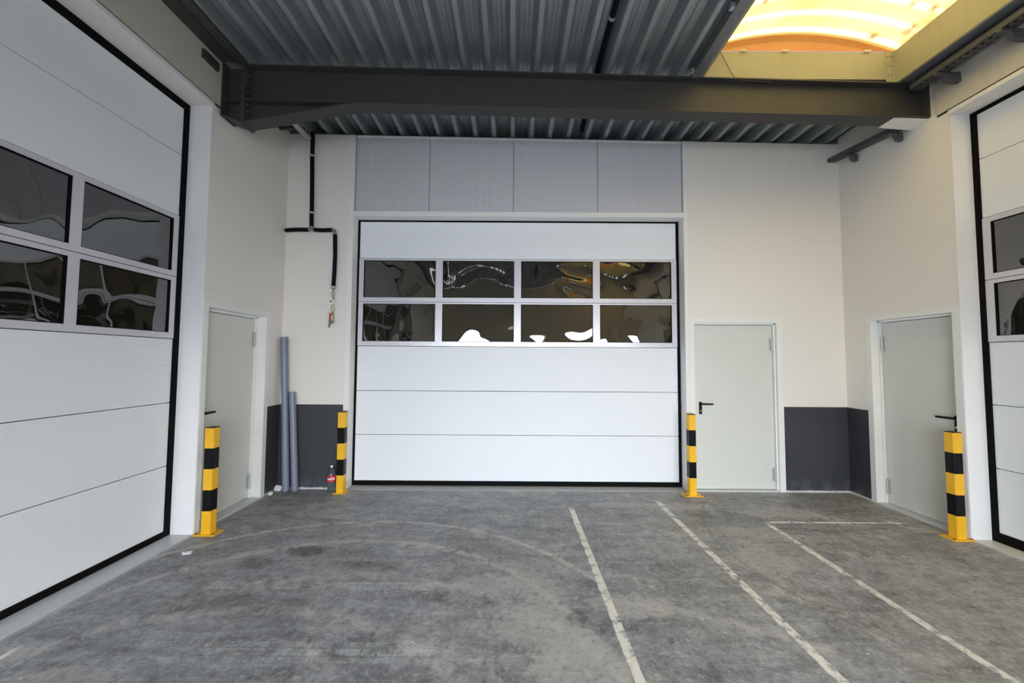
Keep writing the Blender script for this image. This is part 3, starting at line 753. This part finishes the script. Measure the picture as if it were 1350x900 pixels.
# ------------------------------------------------------------------ cable trays on right wall
def cable_tray(label, a, b, w, nslots, brackets):
    """perforated tray running from a to b (bottom centre points)"""
    a, b = Vector(a), Vector(b); L = (b - a).length
    t = thing('cable_tray', label, 'cable tray', a, group='perforated cable trays on the right wall')
    d = (b - a).normalized()
    side = Vector((1, 0, 0)); up = side.cross(d).normalized()
    if up.z < 0: up = -up
    def P(s, x, z): return a + d * s + side * x + up * z
    bm = B()
    def bar(s0, s1, x0, x1, z0, z1):
        v = [bm.verts.new(P(s, x, z)) for (s, x, z) in ((s0, x0, z0), (s0, x1, z0), (s1, x1, z0), (s1, x0, z0), (s0, x0, z1), (s0, x1, z1), (s1, x1, z1), (s1, x0, z1))]
        for f in ((3, 2, 1, 0), (4, 5, 6, 7), (0, 1, 5, 4), (1, 2, 6, 5), (2, 3, 7, 6), (3, 0, 4, 7)): bm.faces.new([v[i] for i in f])
    h = w / 2
    bar(0, L, -h, -h + .003, 0, .05); bar(0, L, h - .003, h, 0, .05)
    for x0, x1 in ((-h, -h + .022), (-.012, .012), (h - .022, h)): bar(0, L, x0, x1, 0, .003)
    st = L / nslots
    for k in range(nslots + 1):
        s = k * st; bar(max(0, s - st * .22), min(L, s + st * .22), -h, h, .0002, .0028)
    bmesh.ops.recalc_face_normals(bm, faces=bm.faces)
    obj('tray_bed', bm, M['tray'], t)
    bm = B()
    for x in (-.03, -.008, .018):
        tube(bm, [P(.02, x, .014), P(L * .3, x + .005, .014), P(L * .6, x - .004, .014), P(L - .02, x, .014)], .009, 8)
    obj('cable', bm, M['foam'], t, smooth=True)
    for s in brackets:
        p = a + d * s; bm = B()
        box(bm, p.x - h - .006, XR - .019, p.y - .018, p.y + .018, p.z - .022, p.z - .001)
        prism(bm, [(p.x + h * .1, p.z - .022), (XR - .019, p.z - .022), (XR - .019, p.z - .095), (p.x + h * .75, p.z - .085)], 'y', p.y - .022, p.y + .022)
        obj('bracket', bm, M['tray'], t, bevel=.002)
    return t
cable_tray('long perforated cable tray on the right wall in front of the beam', (4.03, 3.73, 4.345), (4.03, -1.5, 4.345), .115, 96, (.235, .71, 1.6, 2.6))
cable_tray('short sagging cable tray on the right wall behind the beam', (4.10, 4.835, 4.185), (4.10, 3.945, 4.085), .10, 16, (.26, .80))
bm = B(); tube(bm, [(2.07, 3.76, 4.80), (2.12, 3.765, 4.72), (2.22, 3.77, 4.53), (2.255, 3.768, 4.485), (2.30, 3.765, 4.468), (2.42, 3.768, 4.462), (2.62, 3.77, 4.458)], .0035, 6)
tag(obj('loose_wire', bm, M['wire'], smooth=True), 'thin loose wire hanging from the skylight curb onto the beam', 'wire')

# ------------------------------------------------------------------ bollards
def bollard(loc, label, plate=(.20, .13)):
    t = thing('bollard', label, 'bollard', loc, group='yellow and black bollards beside the overhead doors')
    x, y = loc[0], loc[1]; s = .042
    px, py = plate
    obj('base_plate', boxes((x - px / 2, x + px / 2, y - py / 2, y + py / 2, 0, .010)), M['yellow'], t, bevel=.002, loc=(x, y, 0))
    hs = [.010, .215, .405, .595, .785, .968]
    bs = {'yellow': B(), 'black': B()}
    for k in range(5):
        c = 'yellow' if k % 2 == 0 else 'black'
        bm = B(); box(bm, x - s, x + s, y - s, y + s, hs[k], hs[k + 1])
        bmesh.ops.bevel(bm, geom=[e for e in bm.edges if abs(e.verts[0].co.z - e.verts[1].co.z) > .01], offset=.006, segments=3, affect='EDGES')
        obj('post_band', bm, M[c], t, smooth=False, loc=(x, y, hs[k]))['label'] = c + ' painted band of the post'
    bm = B(); box(bm, x - s + .001, x + s - .001, y - s + .001, y + s - .001, .968, .976)
    obj('post_cap', bm, M['cap'], t, bevel=.003, loc=(x, y, .968))
    for a in (-1, 1):
        bm = B()
        tube(bm, [(x + a * (px / 2 - .02), y - py / 2 + .02, .009), (x + a * (px / 2 - .02), y - py / 2 + .02, .018)], .009, 6)
        obj('anchor_bolt', bm, M['bolt'], t, loc=(x, y, .009))
    return t
bollard((-2.800, 3.625, 0), 'striped bollard between the left overhead door and the left personnel door', (.20, .13))
bollard((-2.072, 4.735, 0), 'striped bollard beside the cola bottle', (.15, .12))
bollard((2.180, 4.72, 0), 'striped bollard in front of the personnel door in the end wall', (.22, .13))
bollard((4.115, 3.625, 0), 'striped bollard at the right side wall before the right personnel door', (.20, .13))

# ------------------------------------------------------------------ leaning tubes
def pvc(label, bot, top, r):
    t = tag(None or bpy.data.objects.new('plastic_tube', None), label, 'tube', 'grey plastic tubes leaning in the left corner')
    COL.objects.link(t); t.location = bot
    a, b = Vector(bot), Vector(top); d = (b - a).normalized()
    bm = B()
    up = Vector((1, 0, 0)); u = d.cross(up).normalized(); w = d.cross(u); n = 24
    rings = []
    for (p, rr) in ((a, r - .004), (a, r), (b, r), (b, r - .004), (a + d * .02, r - .004)):
        rings.append([bm.verts.new(p + (u * math.cos(2 * math.pi * k / n) + w * math.sin(2 * math.pi * k / n)) * rr) for k in range(n)])
    for i in range(len(rings) - 1):
        for k in range(n): bm.faces.new((rings[i][k], rings[i][(k + 1) % n], rings[i + 1][(k + 1) % n], rings[i + 1][k]))
    bmesh.ops.recalc_face_normals(bm, faces=bm.faces)
    obj('pipe', bm, M['pvc'], t, smooth=True)
    return t
pvc('taller of the two grey plastic tubes leaning in the left corner', (-2.768, 4.785, .003), (-2.862, 4.800, 1.885), .042)
pvc('shorter of the two grey plastic tubes leaning in the left corner', (-2.655, 4.785, .003), (-2.742, 4.808, 1.200), .039)

# ------------------------------------------------------------------ cola bottle
bo = thing('soda_bottle', 'nearly empty clear soda bottle with red label beside a bollard', 'bottle', (-2.205, 4.77, 0))
c = (-2.205, 4.77, 0)
bm = B(); lathe(bm, [(.030, .0), (.042, .004), (.045, .02), (.045, .07), (.041, .095), (.043, .115), (.046, .13), (.046, .195), (.043, .215), (.034, .25), (.022, .275), (.0145, .288), (.0145, .305)], c)
obj('bottle_body', bm, M['bottle'], bo, smooth=True)
bm = B(); lathe(bm, [(.0163, .293), (.0163, .312), (.015, .314)], c, 18); obj('screw_cap', bm, M['gauge'], bo, smooth=True)
bm = B(); lathe(bm, [(.0464, .125), (.0464, .200)], c, 32, caps=False); lb = obj('label', bm, M['red'], bo, smooth=True)
cu = bpy.data.curves.new('lettering_text', 'FONT'); cu.body = 'Coca-Cola'; cu.size = .030; cu.align_x = 'CENTER'; cu.align_y = 'CENTER'; cu.shear = .25; cu.offset = .0012; cu.resolution_u = 3
tmp = bpy.data.objects.new('lettering_text', cu); COL.objects.link(tmp)
bpy.context.view_layer.update()
me = bpy.data.meshes.new_from_object(tmp.evaluated_get(bpy.context.evaluated_depsgraph_get()))
bpy.data.objects.remove(tmp)
w = max(v.co.x for v in me.vertices) - min(v.co.x for v in me.vertices)
bm = B(); bm.from_mesh(me); bmesh.ops.subdivide_edges(bm, edges=[e for e in bm.edges if e.calc_length() > .008], cuts=2)
for v in bm.verts:
    an = v.co.x / w * .125 / .047; zz = .163 + v.co.y * 1.3
    v.co = Vector((c[0] + .0472 * math.sin(an), c[1] - .0472 * math.cos(an), zz))
obj('lettering', bm, M['label_white'], lb)
bm = B(); lathe(bm, [(.038, .006), (.0425, .02), (.0425, .040)], c, 20); obj('drink_rest', bm, M['liquid'], bo, smooth=True)

# ------------------------------------------------------------------ debris
def lump(name, label, cat, loc, r, mat, flat=.6, seed=1):
    rnd = random.Random(seed); bm = B()
    bmesh.ops.create_icosphere(bm, subdivisions=2, radius=r)
    for v in bm.verts:
        v.co *= rnd.uniform(.72, 1.2); v.co.z = max(v.co.z * flat, -r * flat * .55)
    zmin = min(v.co.z for v in bm.verts)
    bmesh.ops.translate(bm, verts=bm.verts, vec=(loc[0], loc[1], -zmin))
    return tag(obj(name, bm, M[mat], loc=(loc[0], loc[1], 0)), label, cat)
lump('mortar_lump', 'crumbled mortar lump at the foot of the left door frame', 'rubble', (-2.865, 4.64), .030, 'mortar', .9, 3)
lump('mortar_heap', 'small white mortar heap left of the taller grey tube', 'rubble', (-2.868, 4.79), .045, 'mortar', 1.0, 5)
bm = B(); rnd = random.Random(4)
ring = [bm.verts.new((-2.685 + .042 * math.cos(a) * rnd.uniform(.7, 1.2), 3.262 + .030 * math.sin(a) * rnd.uniform(.7, 1.2), .004 + rnd.uniform(0, .006))) for a in [k * math.pi / 5 for k in range(10)]]
mid = bm.verts.new((-2.685, 3.262, .012))
low = [bm.verts.new((v.co.x, v.co.y, .001)) for v in ring]
for i in range(10):
    bm.faces.new((ring[i], ring[(i + 1) % 10], mid)); bm.faces.new((low[i], low[(i + 1) % 10], ring[(i + 1) % 10], ring[i]))
bm.faces.new(low[::-1])
tag(obj('paper_scrap', bm, M['paper'], loc=(-2.685, 3.262, 0)), 'small white scrap on the floor before the left bollard', 'scrap')

# ------------------------------------------------------------------ strip lights behind the viewer (seen mirrored in the panes)
for i, y in enumerate((-1.2, -2.95)):
    t = thing('strip_light', ['strip light behind the viewer, nearer to the overhead doors', 'strip light behind the viewer, nearer to the open gateway'][i], 'lamp', (-2.3, y, 4.45), group='strip lights behind the viewer')
    obj('housing', boxes((-2.34, -2.26, y - .75, y + .75, 4.50, 4.5715)), M['lamp'], t, bevel=.004)
    bm = B(); tube(bm, [(-2.3, y - .73, 4.48), (-2.3, y + .73, 4.48)], .018, 12)
    obj('tube', bm, M['tube'], t, smooth=True)

# ------------------------------------------------------------------ light
w = bpy.data.worlds.new('sky'); SC.world = w; w.use_nodes = True
nt = w.node_tree; sk = nt.nodes.new('ShaderNodeTexSky'); sk.sky_type = 'NISHITA'
sk.sun_disc = False; sk.sun_elevation = R(48); sk.sun_rotation = R(140); sk.air_density = 1.2; sk.dust_density = 2.5
nt.links.new(sk.outputs[0], nt.nodes['Background'].inputs[0]); nt.nodes['Background'].inputs[1].default_value = .35

sun = bpy.data.lights.new('sun', 'SUN'); sun.energy = 5.5; sun.angle = R(2); sun.color = (1, .95, .86)
so = bpy.data.objects.new('sun', sun); COL.objects.link(so); so.rotation_euler = (R(-18), R(14), 0)

# daylight coming down through the open gateway, left and right half of the opening
for k, yaw_ in ((0, -24), (1, 24)):
    al = bpy.data.lights.new('gateway_daylight', 'AREA'); al.shape = 'RECTANGLE'; al.size = (OX1 - OX0) / 2; al.size_y = OZ
    al.energy = 160; al.color = (.83, .90, 1.0); al.spread = R(102)
    ao = bpy.data.objects.new('gateway_daylight', al); COL.objects.link(ao)
    ao.location = (OX0 + (OX1 - OX0) * (.25 + .5 * k), YB + .05, OZ / 2 + .02)
    ao.rotation_euler = (R(68), 0, R(yaw_))

# ------------------------------------------------------------------ camera
cam = bpy.data.cameras.new('camera'); cam.sensor_width = 36; cam.lens = 505.82 / 1350 * 36; cam.clip_start = .05
co = bpy.data.objects.new('camera', cam); COL.objects.link(co)
yaw, pit, rol = -.0013, .0487, .0062
co.location = (0, 0, H)
co.matrix_world = Matrix.Translation((0, 0, H)) @ Matrix.Rotation(-yaw, 4, 'Z') @ Matrix.Rotation(math.pi / 2 + pit, 4, 'X') @ Matrix.Rotation(rol, 4, 'Z')
SC.camera = co

SC.view_settings.view_transform = 'Standard'; SC.view_settings.look = 'None'
SC.view_settings.exposure = 0.0; SC.view_settings.gamma = 1.0; SC.view_settings.use_curve_mapping = False
SC.cycles.use_denoising = True
SC.cycles.max_bounces = 10; SC.cycles.diffuse_bounces = 6; SC.cycles.glossy_bounces = 4; SC.cycles.transmission_bounces = 6
SC.cycles.sample_clamp_indirect = 6.0
SC.cycles.caustics_reflective = False; SC.cycles.caustics_refractive = False
